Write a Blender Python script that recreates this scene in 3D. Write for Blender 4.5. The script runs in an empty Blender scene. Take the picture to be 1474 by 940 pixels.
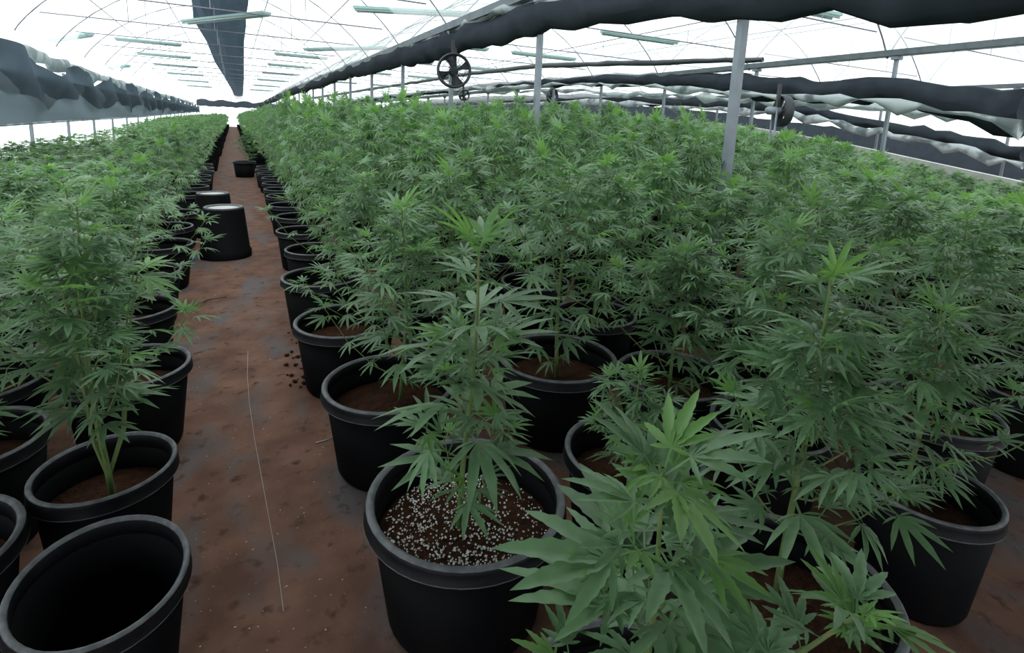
import bpy, math, random
import numpy as np
from mathutils import Matrix, Vector

random.seed(7)
rng = np.random.default_rng(7)
scn = bpy.context.scene
COL = scn.collection

# ------------------------------------------------------------------ camera
W, HPX = 1474, 940
F_PX, CX, CY, CAM_H = 780.0, 737.0, 320.0, 1.45
YAW, PITCH, ROLL = math.radians(27.28), math.radians(9.913), math.radians(2.5)
_f = np.array([math.sin(YAW)*math.cos(PITCH), math.cos(YAW)*math.cos(PITCH), -math.sin(PITCH)])
_r = np.array([math.cos(YAW), -math.sin(YAW), 0.0])
_u = np.cross(_r, _f)
CR = math.cos(ROLL)*_r + math.sin(ROLL)*_u
CU = -math.sin(ROLL)*_r + math.cos(ROLL)*_u
CF = _f
CO = np.array([0, 0, CAM_H])
cam_d = bpy.data.cameras.new('camera')
cam = bpy.data.objects.new('camera', cam_d)
COL.objects.link(cam)
cam_d.sensor_width = 36
cam_d.lens = F_PX / W * 36
cam_d.shift_y = (CY - HPX/2) / W
cam_d.clip_start = 0.02
cam_d.clip_end = 500
cam.matrix_world = Matrix(((CR[0], CU[0], -CF[0], CO[0]), (CR[1], CU[1], -CF[1], CO[1]), (CR[2], CU[2], -CF[2], CO[2]), (0, 0, 0, 1)))
scn.camera = cam

# ------------------------------------------------------------------ light
world = bpy.data.worlds.new('overcast_sky')
scn.world = world
world.use_nodes = True
bg = world.node_tree.nodes['Background']
bg.inputs[0].default_value = (0.93, 0.985, 1.0, 1)
bg.inputs[1].default_value = 1.55
scn.view_settings.view_transform = 'Standard'
scn.view_settings.look = 'None'
scn.view_settings.gamma = 1
scn.view_settings.use_curve_mapping = False
scn.view_settings.exposure = 0.5


ORD = ['first', 'second', 'third', 'fourth', 'fifth', 'sixth', 'seventh', 'eighth', 'ninth', 'tenth', 'eleventh', 'twelfth', 'thirteenth', 'fourteenth', 'fifteenth', 'sixteenth', 'seventeenth', 'eighteenth', 'nineteenth', 'twentieth', 'twenty-first', 'twenty-second', 'twenty-third', 'twenty-fourth', 'twenty-fifth', 'twenty-sixth', 'twenty-seventh', 'twenty-eighth', 'twenty-ninth', 'thirtieth']


def proj(x, y, z):
    d = np.array([x, y, z], float) - CO
    k = d @ CF
    return CX + F_PX*(d @ CR)/k, CY - F_PX*(d @ CU)/k, k


def ray(px, py):
    return CF*F_PX + CR*(px-CX) - CU*(py-CY)


def on_z(px, py, z=0.0):
    d = ray(px, py)
    return CO + d*((z-CAM_H)/d[2])


def on_x(px, py, x):
    d = ray(px, py)
    return CO + d*(x/d[0])


def z_for(x, y, py):
    lo, hi = -0.5, 6.0
    for _ in range(40):
        m = (lo+hi)/2
        if proj(x, y, m)[1] > py:
            lo = m
        else:
            hi = m
    return (lo+hi)/2


# ------------------------------------------------------------------ materials
def mat(name, col, rough=0.6, spec=0.3, translucent=0.0, tcol=None, noise=None, bump=None, rnd=0.0, metallic=0.0):
    """col may be varied with noise=(scale, second colour, low, high); bump=(scale, strength)."""
    m = bpy.data.materials.new(name)
    m.use_nodes = True
    nt = m.node_tree
    N, L = nt.nodes, nt.links
    p = N['Principled BSDF']
    out = N['Material Output']
    p.inputs['Roughness'].default_value = rough
    p.inputs['Specular IOR Level'].default_value = spec
    p.inputs['Metallic'].default_value = metallic
    p.inputs['Base Color'].default_value = (*col, 1)
    src = None
    tc = N.new('ShaderNodeTexCoord')
    if noise:
        n = N.new('ShaderNodeTexNoise')
        n.inputs['Scale'].default_value = noise[0]
        n.inputs['Detail'].default_value = 6
        L.new(tc.outputs['Object'], n.inputs['Vector'])
        r = N.new('ShaderNodeMapRange')
        r.inputs[1].default_value = noise[2]
        r.inputs[2].default_value = noise[3]
        L.new(n.outputs['Fac'], r.inputs[0])
        mx = N.new('ShaderNodeMix')
        mx.data_type = 'RGBA'
        L.new(r.outputs[0], mx.inputs[0])
        mx.inputs[6].default_value = (*col, 1)
        mx.inputs[7].default_value = (*noise[1], 1)
        src = mx.outputs[2]
    if rnd:
        oi = N.new('ShaderNodeObjectInfo')
        r = N.new('ShaderNodeMapRange')
        r.inputs[3].default_value = 1-rnd
        r.inputs[4].default_value = 1+rnd
        L.new(oi.outputs['Random'], r.inputs[0])
        hs = N.new('ShaderNodeHueSaturation')
        L.new(r.outputs[0], hs.inputs['Value'])
        if src:
            L.new(src, hs.inputs['Color'])
        else:
            hs.inputs['Color'].default_value = (*col, 1)
        src = hs.outputs[0]
    if src:
        L.new(src, p.inputs['Base Color'])
    if bump:
        n = N.new('ShaderNodeTexNoise')
        n.inputs['Scale'].default_value = bump[0]
        n.inputs['Detail'].default_value = 5
        L.new(tc.outputs['Object'], n.inputs['Vector'])
        b = N.new('ShaderNodeBump')
        b.inputs['Strength'].default_value = bump[1]
        b.inputs['Distance'].default_value = 0.02
        L.new(n.outputs['Fac'], b.inputs['Height'])
        L.new(b.outputs[0], p.inputs['Normal'])
    if translucent:
        t = N.new('ShaderNodeBsdfTranslucent')
        t.inputs[0].default_value = (*(tcol or col), 1)
        if src and not tcol:
            L.new(src, t.inputs[0])
        ms = N.new('ShaderNodeMixShader')
        ms.inputs[0].default_value = translucent
        L.new(p.outputs[0], ms.inputs[1])
        L.new(t.outputs[0], ms.inputs[2])
        L.new(ms.outputs[0], out.inputs[0])
    return m


def film_mat(name, clear, col=(0.9, 0.95, 0.95)):
    m = bpy.data.materials.new(name)
    m.use_nodes = True
    N, L = m.node_tree.nodes, m.node_tree.links
    N.remove(N['Principled BSDF'])
    t = N.new('ShaderNodeBsdfTransparent')
    t.inputs[0].default_value = (0.97, 0.985, 0.985, 1)
    d = N.new('ShaderNodeBsdfTranslucent')
    d.inputs[0].default_value = (*col, 1)
    n = N.new('ShaderNodeTexNoise')
    n.inputs['Scale'].default_value = 0.8
    tc = N.new('ShaderNodeTexCoord')
    L.new(tc.outputs['Object'], n.inputs['Vector'])
    r = N.new('ShaderNodeMapRange')
    r.inputs[3].default_value = 1-clear-0.08
    r.inputs[4].default_value = 1-clear+0.08
    L.new(n.outputs['Fac'], r.inputs[0])
    mx = N.new('ShaderNodeMixShader')
    L.new(r.outputs[0], mx.inputs[0])
    L.new(t.outputs[0], mx.inputs[1])
    L.new(d.outputs[0], mx.inputs[2])
    L.new(mx.outputs[0], N['Material Output'].inputs[0])
    return m


M = {}
M['leaf'] = mat('leaf_green', (0.108, 0.208, 0.096), 0.45, 0.45, 0.33, (0.16, 0.32, 0.105), rnd=0.28, noise=(9, (0.15, 0.265, 0.135), .4, .7))
M['young'] = mat('leaf_young', (0.13, 0.27, 0.075), 0.5, 0.35, 0.35, (0.20, 0.42, 0.08), rnd=0.18)
M['far'] = mat('leaf_far_hazed', (0.135, 0.26, 0.108), 0.55, 0.3, 0.36, (0.19, 0.38, 0.12), noise=(1.3, (0.18, 0.32, 0.14), .35, .7))  # same leaves, colour raised to paint in the bright haze of distance
M['stem'] = mat('stem_green', (0.10, 0.17, 0.05), 0.6, 0.3, noise=(14, (0.17, 0.18, 0.075), .4, .7))
M['pot'] = mat('black_plastic', (0.0045, 0.0048, 0.006), 0.6, 0.06, noise=(5, (0.008, 0.007, 0.0068), .45, .75))
M['rim'] = mat('black_plastic_lip', (0.006, 0.0065, 0.008), 0.5, 0.15, noise=(9, (0.013, 0.013, 0.0145), .45, .7))
M['worn_highlight'] = mat('worn_plastic_highlight', (0.075, 0.08, 0.088), 0.55, 0.3, noise=(26, (0.13, 0.135, 0.14), .4, .65))  # edge wear, made paler to paint in the rim highlights
M['soil'] = mat('red_brown_soil', (0.062, 0.026, 0.015), 0.95, 0.1, noise=(22, (0.030, 0.015, 0.009), .4, .65), bump=(60, 0.8))
M['perlite'] = mat('white_perlite', (0.88, 0.85, 0.83), 0.8, 0.2)
M['metal'] = mat('galvanised_steel', (0.22, 0.25, 0.28), 0.5, 0.5, metallic=0.3, noise=(6, (0.16, 0.19, 0.22), .4, .7))
M['pipe'] = mat('grey_steel_pipe', (0.20, 0.20, 0.23), 0.5, 0.5)
M['cloth'] = mat('charcoal_shade_cloth', (0.036, 0.045, 0.056), 0.9, 0.1, 0.3, (0.075, 0.09, 0.11), noise=(3, (0.05, 0.062, 0.075), .4, .7), bump=(7, .5))
M['cloth_mid'] = mat('slate_shade_cloth', (0.085, 0.11, 0.14), 0.9, 0.1, 0.35, (0.10, 0.135, 0.17), noise=(2, (0.105, 0.135, 0.165), .4, .7), bump=(5, .4))
M['cloth_pale'] = mat('pale_blue_grey_sheet', (0.13, 0.165, 0.19), 0.8, 0.2, 0.3, (0.14, 0.18, 0.205), noise=(1.2, (0.115, 0.15, 0.175), .4, .7), bump=(3, .3))
M['ridge'] = mat('slate_ridge_cloth', (0.11, 0.135, 0.165), 0.9, 0.1, 0.55, (0.28, 0.34, 0.40), noise=(2, (0.17, 0.2, 0.235), .4, .7))
M['roll_white'] = mat('milky_film_roll', (0.52, 0.57, 0.58), 0.5, 0.4, 0.4, (0.6, 0.67, 0.67), noise=(2.2, (0.10, 0.12, 0.13), .48, .58))
M['fan'] = mat('dark_grey_fan_paint', (0.030, 0.035, 0.042), 0.5, 0.4)
M['lamp'] = mat('pale_green_lamp_housing', (0.50, 0.66, 0.64), 0.5, 0.4, 0.5, (0.5, 0.68, 0.66))
M['tube'] = mat('milky_lamp_tube', (0.60, 0.68, 0.68), 0.3, 0.5, 0.4, (0.6, 0.7, 0.7))
M['wire'] = mat('thin_steel_wire', (0.25, 0.26, 0.28), 0.5, 0.5)
M['concrete'] = mat('pale_concrete', (0.48, 0.49, 0.47), 0.8, 0.2, noise=(3, (0.38, 0.40, 0.38), .4, .7))
M['string'] = mat('pale_thread', (0.42, 0.40, 0.38), 0.8, 0.2)
M['wood'] = mat('dry_twig', (0.07, 0.04, 0.025), 0.9, 0.1)
M['blue'] = mat('blue_plastic', (0.04, 0.07, 0.32), 0.4, 0.4)
M['chip'] = mat('pale_chip', (0.5, 0.44, 0.38), 0.9, 0.1)
M['film'] = film_mat('roof_film', 0.72)
M['film_wall'] = film_mat('wall_film', 0.25)


# floor material: woven mat under a skin of red soil
def floor_mat():
    m = bpy.data.materials.new('soil_covered_weed_mat')
    m.use_nodes = True
    N, L = m.node_tree.nodes, m.node_tree.links
    p = N['Principled BSDF']
    p.inputs['Roughness'].default_value = 0.85
    p.inputs['Specular IOR Level'].default_value = 0.2
    tc = N.new('ShaderNodeTexCoord')

    def noise(scale, detail, lo, hi, dist=0.0, stretch=None):
        n = N.new('ShaderNodeTexNoise')
        n.inputs['Scale'].default_value = scale
        n.inputs['Detail'].default_value = detail
        n.inputs['Distortion'].default_value = dist
        if stretch:
            mp = N.new('ShaderNodeMapping')
            mp.inputs['Scale'].default_value = stretch
            L.new(tc.outputs['Object'], mp.inputs[0])
            L.new(mp.outputs[0], n.inputs['Vector'])
        else:
            L.new(tc.outputs['Object'], n.inputs['Vector'])
        r = N.new('ShaderNodeMapRange')
        r.inputs[1].default_value = lo
        r.inputs[2].default_value = hi
        L.new(n.outputs['Fac'], r.inputs[0])
        return r.outputs[0], n.outputs['Fac']

    def mix(fac, a, b):
        x = N.new('ShaderNodeMix')
        x.data_type = 'RGBA'
        L.new(fac, x.inputs[0])
        for k, v in ((6, a), (7, b)):
            if isinstance(v, tuple):
                x.inputs[k].default_value = (*v, 1)
            else:
                L.new(v, x.inputs[k])
        return x.outputs[2]
    f1, h1 = noise(5, 8, .35, .68)
    c = mix(f1, (0.105, 0.052, 0.036), (0.19, 0.10, 0.069))
    f2, h2 = noise(2.3, 6, .50, .68, 0.6, (1.6, 0.7, 1))
    c = mix(f2, c, (0.108, 0.098, 0.10))
    f3, h3 = noise(14, 8, .58, .72)
    c = mix(f3, c, (0.055, 0.027, 0.019))
    f4, h4 = noise(110, 3, .68, .76)
    c = mix(f4, c, (0.36, 0.25, 0.19))
    L.new(c, p.inputs['Base Color'])
    b = N.new('ShaderNodeBump')
    b.inputs['Strength'].default_value = 0.45
    b.inputs['Distance'].default_value = 0.02
    L.new(h3, b.inputs['Height'])
    L.new(b.outputs[0], p.inputs['Normal'])
    return m


M['floor'] = floor_mat()


# ------------------------------------------------------------------ mesh helpers
class MB:
    def __init__(self):
        self.v, self.f = [], []

    def add(self, v, f):
        o = len(self.v)
        self.v += [tuple(p) for p in v]
        self.f += [tuple(i+o for i in q) for q in f]
        return self

    def box(self, c, s, rz=0.0):
        x, y, z = (k/2 for k in s)
        cr, sr = math.cos(rz), math.sin(rz)
        vs = []
        for dz in (-z, z):
            for dx, dy in ((-x, -y), (x, -y), (x, y), (-x, y)):
                vs.append((c[0]+dx*cr-dy*sr, c[1]+dx*sr+dy*cr, c[2]+dz))
        return self.add(vs, [(3, 2, 1, 0), (4, 5, 6, 7), (0, 1, 5, 4), (1, 2, 6, 5), (2, 3, 7, 6), (3, 0, 4, 7)])

    def tube(self, pts, r0, r1=None, n=6, caps=True):
        r1 = r0 if r1 is None else r1
        pts = [Vector(p) for p in pts]
        k = len(pts)
        vs = []
        for i, p in enumerate(pts):
            d = (pts[min(i+1, k-1)] - pts[max(i-1, 0)])
            d = d.normalized() if d.length > 1e-9 else Vector((0, 0, 1))
            a = Vector((1, 0, 0)) if abs(d.x) < 0.8 else Vector((0, 1, 0))
            s = d.cross(a).normalized()
            t = d.cross(s)
            r = r0 + (r1-r0)*i/max(k-1, 1)
            for j in range(n):
                w = 2*math.pi*j/n
                vs.append(p + s*math.cos(w)*r + t*math.sin(w)*r)
        fs = []
        for i in range(k-1):
            for j in range(n):
                fs.append((i*n+j, i*n+(j+1) % n, (i+1)*n+(j+1) % n, (i+1)*n+j))
        if caps:
            fs.append(tuple(range(n-1, -1, -1)))
            fs.append(tuple((k-1)*n+j for j in range(n)))
        return self.add(vs, fs)

    def lathe(self, prof, n=32, c=(0, 0, 0), close=False, axis='z'):
        vs = []
        for r, z in prof:
            for j in range(n):
                w = 2*math.pi*j/n
                a, b = r*math.cos(w), r*math.sin(w)
                vs.append((c[0]+a, c[1]+b, c[2]+z) if axis == 'z' else (c[0]+a, c[1]+z, c[2]+b))
        fs = []
        m = len(prof)
        for i in range(m if close else m-1):
            i2 = (i+1) % m
            for j in range(n):
                fs.append((i*n+j, i*n+(j+1) % n, i2*n+(j+1) % n, i2*n+j))
        return self.add(vs, fs)

    def disc(self, r, z, n=32, c=(0, 0, 0)):
        vs = [(c[0], c[1], c[2]+z)] + [(c[0]+r*math.cos(2*math.pi*j/n), c[1]+r*math.sin(2*math.pi*j/n), c[2]+z) for j in range(n)]
        return self.add(vs, [(0, 1+j, 1+(j+1) % n) for j in range(n)])

    def mesh(self, name, m, smooth=False):
        me = bpy.data.meshes.new(name)
        me.from_pydata(self.v, [], self.f)
        if m:
            me.materials.append(m)
        if smooth:
            me.polygons.foreach_set('use_smooth', [True]*len(me.polygons))
        me.update()
        return me


def link(name, me, parent=None, loc=None, rz=None, scale=None):
    o = bpy.data.objects.new(name, me)
    COL.objects.link(o)
    if parent is not None:
        o.parent = parent
    if loc is not None:
        o.location = loc
    if rz is not None:
        o.rotation_euler = (0, 0, rz)
    if scale is not None:
        o.scale = scale
    return o


def tag(o, label=None, cat=None, group=None, kind=None):
    if label:
        o['label'] = label
    if cat:
        o['category'] = cat
    if group:
        o['group'] = group
    if kind:
        o['kind'] = kind
    return o


# ------------------------------------------------------------------ the setting
X1, X2, X3, XL, XR, YE = 3.4, 10.8, 18.2, -4.0, 22.0, 80.0
GUT_Z, RIDGE = 3.0, 2.0          # gutter height, rise of the arch above it
mb = MB()
mb.add([(-4.6, -8, 0), (26, -8, 0), (26, 80.6, 0), (-4.6, 80.6, 0)], [(0, 1, 2, 3)])
tag(link('floor', mb.mesh('floor', M['floor'])), 'red-brown soil covered floor of the greenhouse aisle', kind='structure')


def arch(xa, xb, y, k=14, rise=RIDGE, z0=GUT_Z):
    return [((xa+xb)/2 - (xb-xa)/2*math.cos(math.pi*i/k), y, z0 + rise*(math.sin(math.pi*i/k)**1.7)) for i in range(k+1)]


mb = MB()
bays = [(XL, X1), (X1, X2), (X2, X3), (X3, 25.6)]
for xa, xb in bays:
    for y0 in np.arange(-6, YE-0.1, 8.6):
        a, b = arch(xa, xb, y0), arch(xa, xb, min(y0+8.6, YE))
        k = len(a)
        mb.add(a+b, [(i, i+1, k+i+1, k+i) for i in range(k-1)])
ceiling = tag(link('ceiling', mb.mesh('ceiling', M['film'], True)), 'milky plastic film roof over curved steel hoops', kind='structure')
hoop_me, tie_me, hang_me, brace_me = {}, {}, {}, {}
for bi, (xa, xb) in enumerate(bays):
    w = xb-xa
    if round(w, 2) not in hoop_me:
        hoop_me[round(w, 2)] = MB().tube(arch(0, w, 0, 18), 0.016, n=5).mesh('hoop', M['pipe'], True)
        t = MB().tube([(w*.06, 0, 3.42), (w*.94, 0, 3.42)], 0.014, n=5)
        tie_me[round(w, 2)] = t.mesh('tie_bar', M['pipe'], True)
        h = MB()
        for q in (.27, .5, .73):
            h.tube([(w*q, 0, 3.42), (w*q, 0, GUT_Z+RIDGE*math.sin(math.acos(1-2*q))**1.7)], 0.008, n=4)
        hang_me[round(w, 2)] = h.mesh('hanger', M['wire'])
        brace_me[round(w, 2)] = MB().tube([(w*.12, -1.5, 3.5), (w*.46, 1.5, 4.85)], 0.012, n=4).mesh('diagonal_brace', M['pipe'])
    ymax = 78 if bi == 0 else 60 if bi == 1 else 45
    y = -3.0
    i = 0
    while y < ymax:
        link('hoop', hoop_me[round(w, 2)], ceiling, (xa, y, 0))
        if y > 2 and bi < 3:
            link('tie_bar', tie_me[round(w, 2)], ceiling, (xa, y, 0))
            if y < 40:
                link('hanger', hang_me[round(w, 2)], ceiling, (xa, y, 0))
            if i % 4 == 1 and y < 40:
                link('diagonal_brace', brace_me[round(w, 2)], ceiling, (xa, y+1.5, 0))
        y += 3.05
        i += 1
for bi, (xa, xb) in enumerate(bays[:3]):
    for q in (.14, .32, .68, .86):
        z = GUT_Z+RIDGE*math.sin(math.acos(1-2*q))**1.7-0.03
        link('purlin', MB().tube([(xa+(xb-xa)*q, -3, z), (xa+(xb-xa)*q, YE, z)], 0.014, n=4).mesh('purlin', M['pipe']), ceiling)


def wall(name, pts, z0, z1, m, label):
    b = MB()
    n = len(pts)
    b.add([(x, y, z0) for x, y in pts]+[(x, y, z1) for x, y in pts], [(i, i+1, n+i+1, n+i) for i in range(n-1)])
    return tag(link(name, b.mesh(name, m)), label, kind='structure')


wall('wall_left', [(XL-.12, y) for y in np.linspace(-6, YE, 12)], 0.0, 3.0, M['film_wall'], 'white translucent plastic side wall behind the left rows')
wall('wall_back', [(x, YE+.05) for x in np.linspace(XL-.12, 25.6, 8)], 0.0, 4.9, M['film_wall'], 'bright translucent end wall of the greenhouse')
wall('wall_right', [(XR+.3, y) for y in np.linspace(-6, YE, 12)], 0.0, 3.0, M['film_wall'], 'translucent side wall behind the dark right curtain')

# concrete curb along the right edge of the field
b = MB()
cp = [(-2.0, .45)] + sorted((on_x(px, py, 15.3)[1], on_x(px, py, 15.3)[2]) for px, py in ((1472, 262), (1387, 244), (1272, 219), (1207, 205), (1087, 184), (1032, 177), (940, 170), (850, 165), (700, 160)))+[(76, 1.9)]
cv = [(x_, y_, z_) for y_, z_ in cp for x_ in (15.3, 15.5) for z_ in (0, z_)]
b.add(cv, [f_ for k in range(len(cp)-1) for f_ in ((4*k, 4*k+1, 4*k+5, 4*k+4), (4*k+1, 4*k+3, 4*k+7, 4*k+5), (4*k+3, 4*k+2, 4*k+6, 4*k+7))])
tag(link('trim_1', b.mesh('curb', M['concrete'])), 'pale low concrete wall along the right edge of the field', kind='structure')

# ------------------------------------------------------------------ posts, gutters, curtains
def post_mesh(h, s):
    body = MB().box((0, 0, h/2), (s, s*.75, h))
    return body


ordinal = ['nearest', 'second', 'third', 'fourth', 'fifth', 'sixth']
post_me = post_mesh(3.0, .07).mesh('post', M['metal'])
plate_me = MB().box((0, 0, .012), (.2, .18, .024)).mesh('base_plate', M['metal'])
cap_me = MB().box((0, 0, 2.99), (.17, .12, .06)).mesh('post_bracket', M['metal'])


post_short = post_mesh(2.35, .06).mesh('post', M['metal'])


def post(x, y, label, group, short=False):
    e = tag(link('support_post', None, loc=(x, y, 0)), label, 'post', group)
    link('shaft', post_short if short else post_me, e)
    link('base_plate', plate_me, e)
    if not short:
        link('bracket', cap_me, e)


y = 3.0
i = 0
while y < 78:
    if i < 6:
        lb = ['broad grey steel post nearest the camera, standing among the plants', 'grey steel post right of the large round fan under the dark curtain', 'grey steel post carrying the large round fan', 'slim grey post, first left of the large round fan', 'slim grey post, second left of the large round fan', 'slim grey post, third left of the large round fan'][i]
        post(X1, y, lb, 'posts under the main dark curtain')
    else:
        post(X1, y, 'distant slim post under the main dark curtain, %s from the camera' % ORD[i], 'posts under the main dark curtain')
    y += 3.06
    i += 1
y, i = 5.98, 0
while y < 60:
    if y < 6.5:
        lb = 'thin grey post on the right with white roof gap around its top'
    else:
        lb = 'thin post in the second post line across the field, %s from the right' % ORD[i]
    post(X2, y, lb, 'posts of the second line')
    y += 3.0
    i += 1
y, i = 6.99, 0
while y < 60:
    post(X3, y, 'thin far post before the dark right wall, %s from the right' % ORD[i], 'posts of the third line')
    i += 1
    y += 3.3
y, i = 9.3, -1
while y < 70:
    i += 1
    post(XL+.08, y, 'thin post along the left wall under the grey sheet, %s from the front' % ORD[i], 'posts of the left wall', True)
    y += 3.05

for gx, lb in ((X1, 'long grey steel gutter above the main dark curtain'), (X2, 'long steel gutter of the second post line'), (X3, 'long steel gutter of the third post line')):
    b = MB()
    pr = [(-.14, .10), (-.11, 0), (.11, 0), (.14, .10), (.12, .10), (.10, .02), (-.10, .02), (-.12, .10)]
    n = len(pr)
    vs = [(gx+a, yy, 3.03+c) for yy in (-3, YE) for a, c in pr]
    b.add(vs, [(k, (k+1) % n, n+(k+1) % n, n+k) for k in range(n)])
    tag(link('roof_gutter', b.mesh('roof_gutter', M['metal'])), lb, 'gutter')


def drape(name, x, stations, width, m, label, seed, wob=.05, group=None, cat='curtain', n=12, step=.35):
    """bunched cloth: closed cross-sections lofted along y; stations = (y, z_top, z_bottom)"""
    r = random.Random(seed)
    st = sorted(stations)
    ys = [s[0] for s in st]
    yy = []
    y = ys[0]
    while y < ys[-1]:
        yy.append(y)
        y += step*max(1, y/9)
    yy.append(ys[-1])
    vs, fs = [], []
    for y in yy:
        zt = np.interp(y, ys, [s[1] for s in st]) + r.uniform(-wob, wob)*.7
        zb = np.interp(y, ys, [s[2] for s in st]) + r.uniform(-wob, wob)
        c, h = (zt+zb)/2, (zt-zb)/2
        ww = width*r.uniform(.75, 1.2)
        ox = r.uniform(-.05, .05)
        for k in range(n):
            a = 2*math.pi*k/n
            q = r.uniform(.78, 1.12)
            vs.append((x+ox+ww/2*math.cos(a)*q, y, c+h*math.sin(a)*(q if abs(math.sin(a)) < .9 else 1)))
    for i in range(len(yy)-1):
        for k in range(n):
            fs.append((i*n+k, i*n+(k+1) % n, (i+1)*n+(k+1) % n, (i+1)*n+k))
    fs.append(tuple(range(n)))
    fs.append(tuple((len(yy)-1)*n+k for k in range(n-1, -1, -1)))
    return tag(link(name, MB().add(vs, fs).mesh(name, m, True)), label, cat, group)


def st_from_px(x, rows):
    out = []
    for px, y0, y1 in rows:
        a, b = on_x(px, y0, x), on_x(px, y1, x)
        out.append(((a[1]+b[1])/2, a[2], b[2]))
    return out


cur1 = drape('shade_curtain', X1, [(-.5, 2.45, 2.02)]+st_from_px(X1, [(1474, -80, 30), (1200, -60, 25), (1030, -30, 28), (900, -22, 30), (780, 3, 47), (650, 45, 82), (520, 88, 108), (410, 130, 142)])+[(YE-.3, 3.3, 2.75)], .34, M['cloth'], 'thick bunched charcoal shade curtain running overhead from far end to top', 3, .05)
roll = drape('pale_edge_fold', X1, [(a, b+.07, b-.08) for a, b, c in st_from_px(X1, [(900, -22, 30), (780, 5, 47), (700, 22, 68), (650, 45, 82), (520, 88, 108), (410, 130, 142)])], .2, M['roll_white'], None, 9, .05)
roll.parent = cur1
for k in ('label', 'category'):
    if k in roll:
        del roll[k]
drape('shade_curtain', X2, st_from_px(X2, [(1474, 128, 203), (1340, 118, 164), (1260, 112, 146), (1200, 116, 152), (1120, 112, 146), (1050, 106, 136), (960, 106, 124), (860, 107, 123), (700, 120, 128), (500, 144, 150)]), .5, M['cloth'], 'dark bunched shade curtain of the second bay, sagging at right', 5, .07)
drape('film_roll', X2-.5, [(a, c+.10, c-.02) for a, b_, c in st_from_px(X2-.5, [(1474, 150, 190), (1260, 118, 150), (1050, 108, 138), (860, 107, 122), (600, 125, 133)])], .2, M['roll_white'], 'pale rolled plastic film beside the second bay curtain', 15, .11, cat='film roll')
drape('shade_curtain', X3, st_from_px(X3, [(1474, 213, 235), (1350, 186, 208), (1240, 166, 184), (1120, 146, 162), (860, 135, 148), (700, 138, 150)])+[(70, 3.9, 3.3)], .5, M['cloth'], 'dark bunched shade curtain of the third bay, lowest at the right edge', 6, .1)
drape('film_roll', X3-.6, [(a, c+.14, c-.06) for a, b_, c in st_from_px(X3-.6, [(1474, 222, 240), (1350, 192, 212), (1240, 170, 186), (1120, 150, 164), (860, 135, 148), (700, 138, 150)])], .22, M['roll_white'], 'pale rolled plastic film beside the third bay curtain', 16, .14, cat='film roll')
drape('film_roll', 14.5, [(a, b_, c) for a, b_, c in st_from_px(14.5, [(1474, 178, 192), (1340, 160, 168), (1240, 148, 158), (1100, 140, 150), (950, 133, 139), (800, 128, 133), (650, 132, 135)])], .35, M['roll_white'], 'thin pale rolled film hanging between second and third bays', 17, .13, cat='film roll')
drape('drive_pipe', 7.1, [(a, b_, c) for a, b_, c in st_from_px(7.1, [(1100, 82, 90), (1040, 83, 91), (780, 91, 98), (680, 103, 108), (600, 116, 120), (440, 141, 144)])], .07, M['fan'], 'long dark curtain drive pipe crossing the second bay', 18, .012, cat='pipe')

# unseen sheets added above and behind the camera to dim the foreground
for xa, xb, ye, lb in ((XL+.1, X1-.25, 1.6, 'added unseen sheet overhead blocking light at the near end of the aisle bay'), (X1+.25, X2-.3, -.5, 'added unseen sheet overhead blocking light at the near end of the second bay')):
    vs, fs = [], []
    nx, ny = 14, 16
    for i in range(nx+1):
        for j in range(ny+1):
            t = i/nx
            vs.append((xa+(xb-xa)*t, -6+(ye+6)*j/ny, 2.96-.10*math.sin(math.pi*t)+.03*math.sin(j*2.1+i)))
    for i in range(nx):
        for j in range(ny):
            a = i*(ny+1)+j
            fs.append((a, a+1, a+ny+2, a+ny+1))
    tag(link('added_light_blocker', MB().add(vs, fs).mesh('added_light_blocker', M['cloth'], True)), lb, 'curtain')

# dark cloth along the right wall
wr = st_from_px(XR, [(1474, 226, 272), (1340, 203, 245), (1200, 183, 215), (1000, 158, 184), (860, 148, 170), (700, 141, 156)])
wr = [(1.0, .95, .15)] + wr + [(YE-.4, 4.3, 2.9)]
vs, fs = [], []
ysr = np.concatenate([np.arange(1.0, 30, .4), np.arange(30, YE-.4, 1.5)])
wr.sort()
for k, y in enumerate(ysr):
    zt = np.interp(y, [s[0] for s in wr], [s[1] for s in wr])+random.uniform(-.05, .05)
    for t in np.linspace(0, 1, 6):
        vs.append((XR-.12+.10*math.sin(k*1.9)+random.uniform(-.03, .03), y, .02+(zt-.02)*t))
for k in range(len(ysr)-1):
    for j in range(5):
        fs.append((k*6+j, (k+1)*6+j, (k+1)*6+j+1, k*6+j+1))
tag(link('wall_curtain', MB().add(vs, fs).mesh('wall_curtain', M['cloth'], True)), 'dark shade cloth hanging along the far right side wall', 'curtain')

# end wall header
vs, fs = [], []
xs = np.linspace(XL, 25, 60)
for k, x in enumerate(xs):
    zt = 3.25+.12*math.sin(k*1.3)+random.uniform(-.05, .05)
    zb = 2.45+random.uniform(-.06, .06)
    vs += [(x, YE-.2, zb), (x, YE-.3+.1*math.sin(k*2.1), (zt+zb)/2), (x, YE-.2, zt)]
for k in range(len(xs)-1):
    for j in range(2):
        fs.append((k*3+j, (k+1)*3+j, (k+1)*3+j+1, k*3+j+1))
tag(link('end_curtain', MB().add(vs, fs).mesh('end_curtain', M['cloth'], True)), 'dark curtain band across the far end wall', 'curtain')

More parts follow.
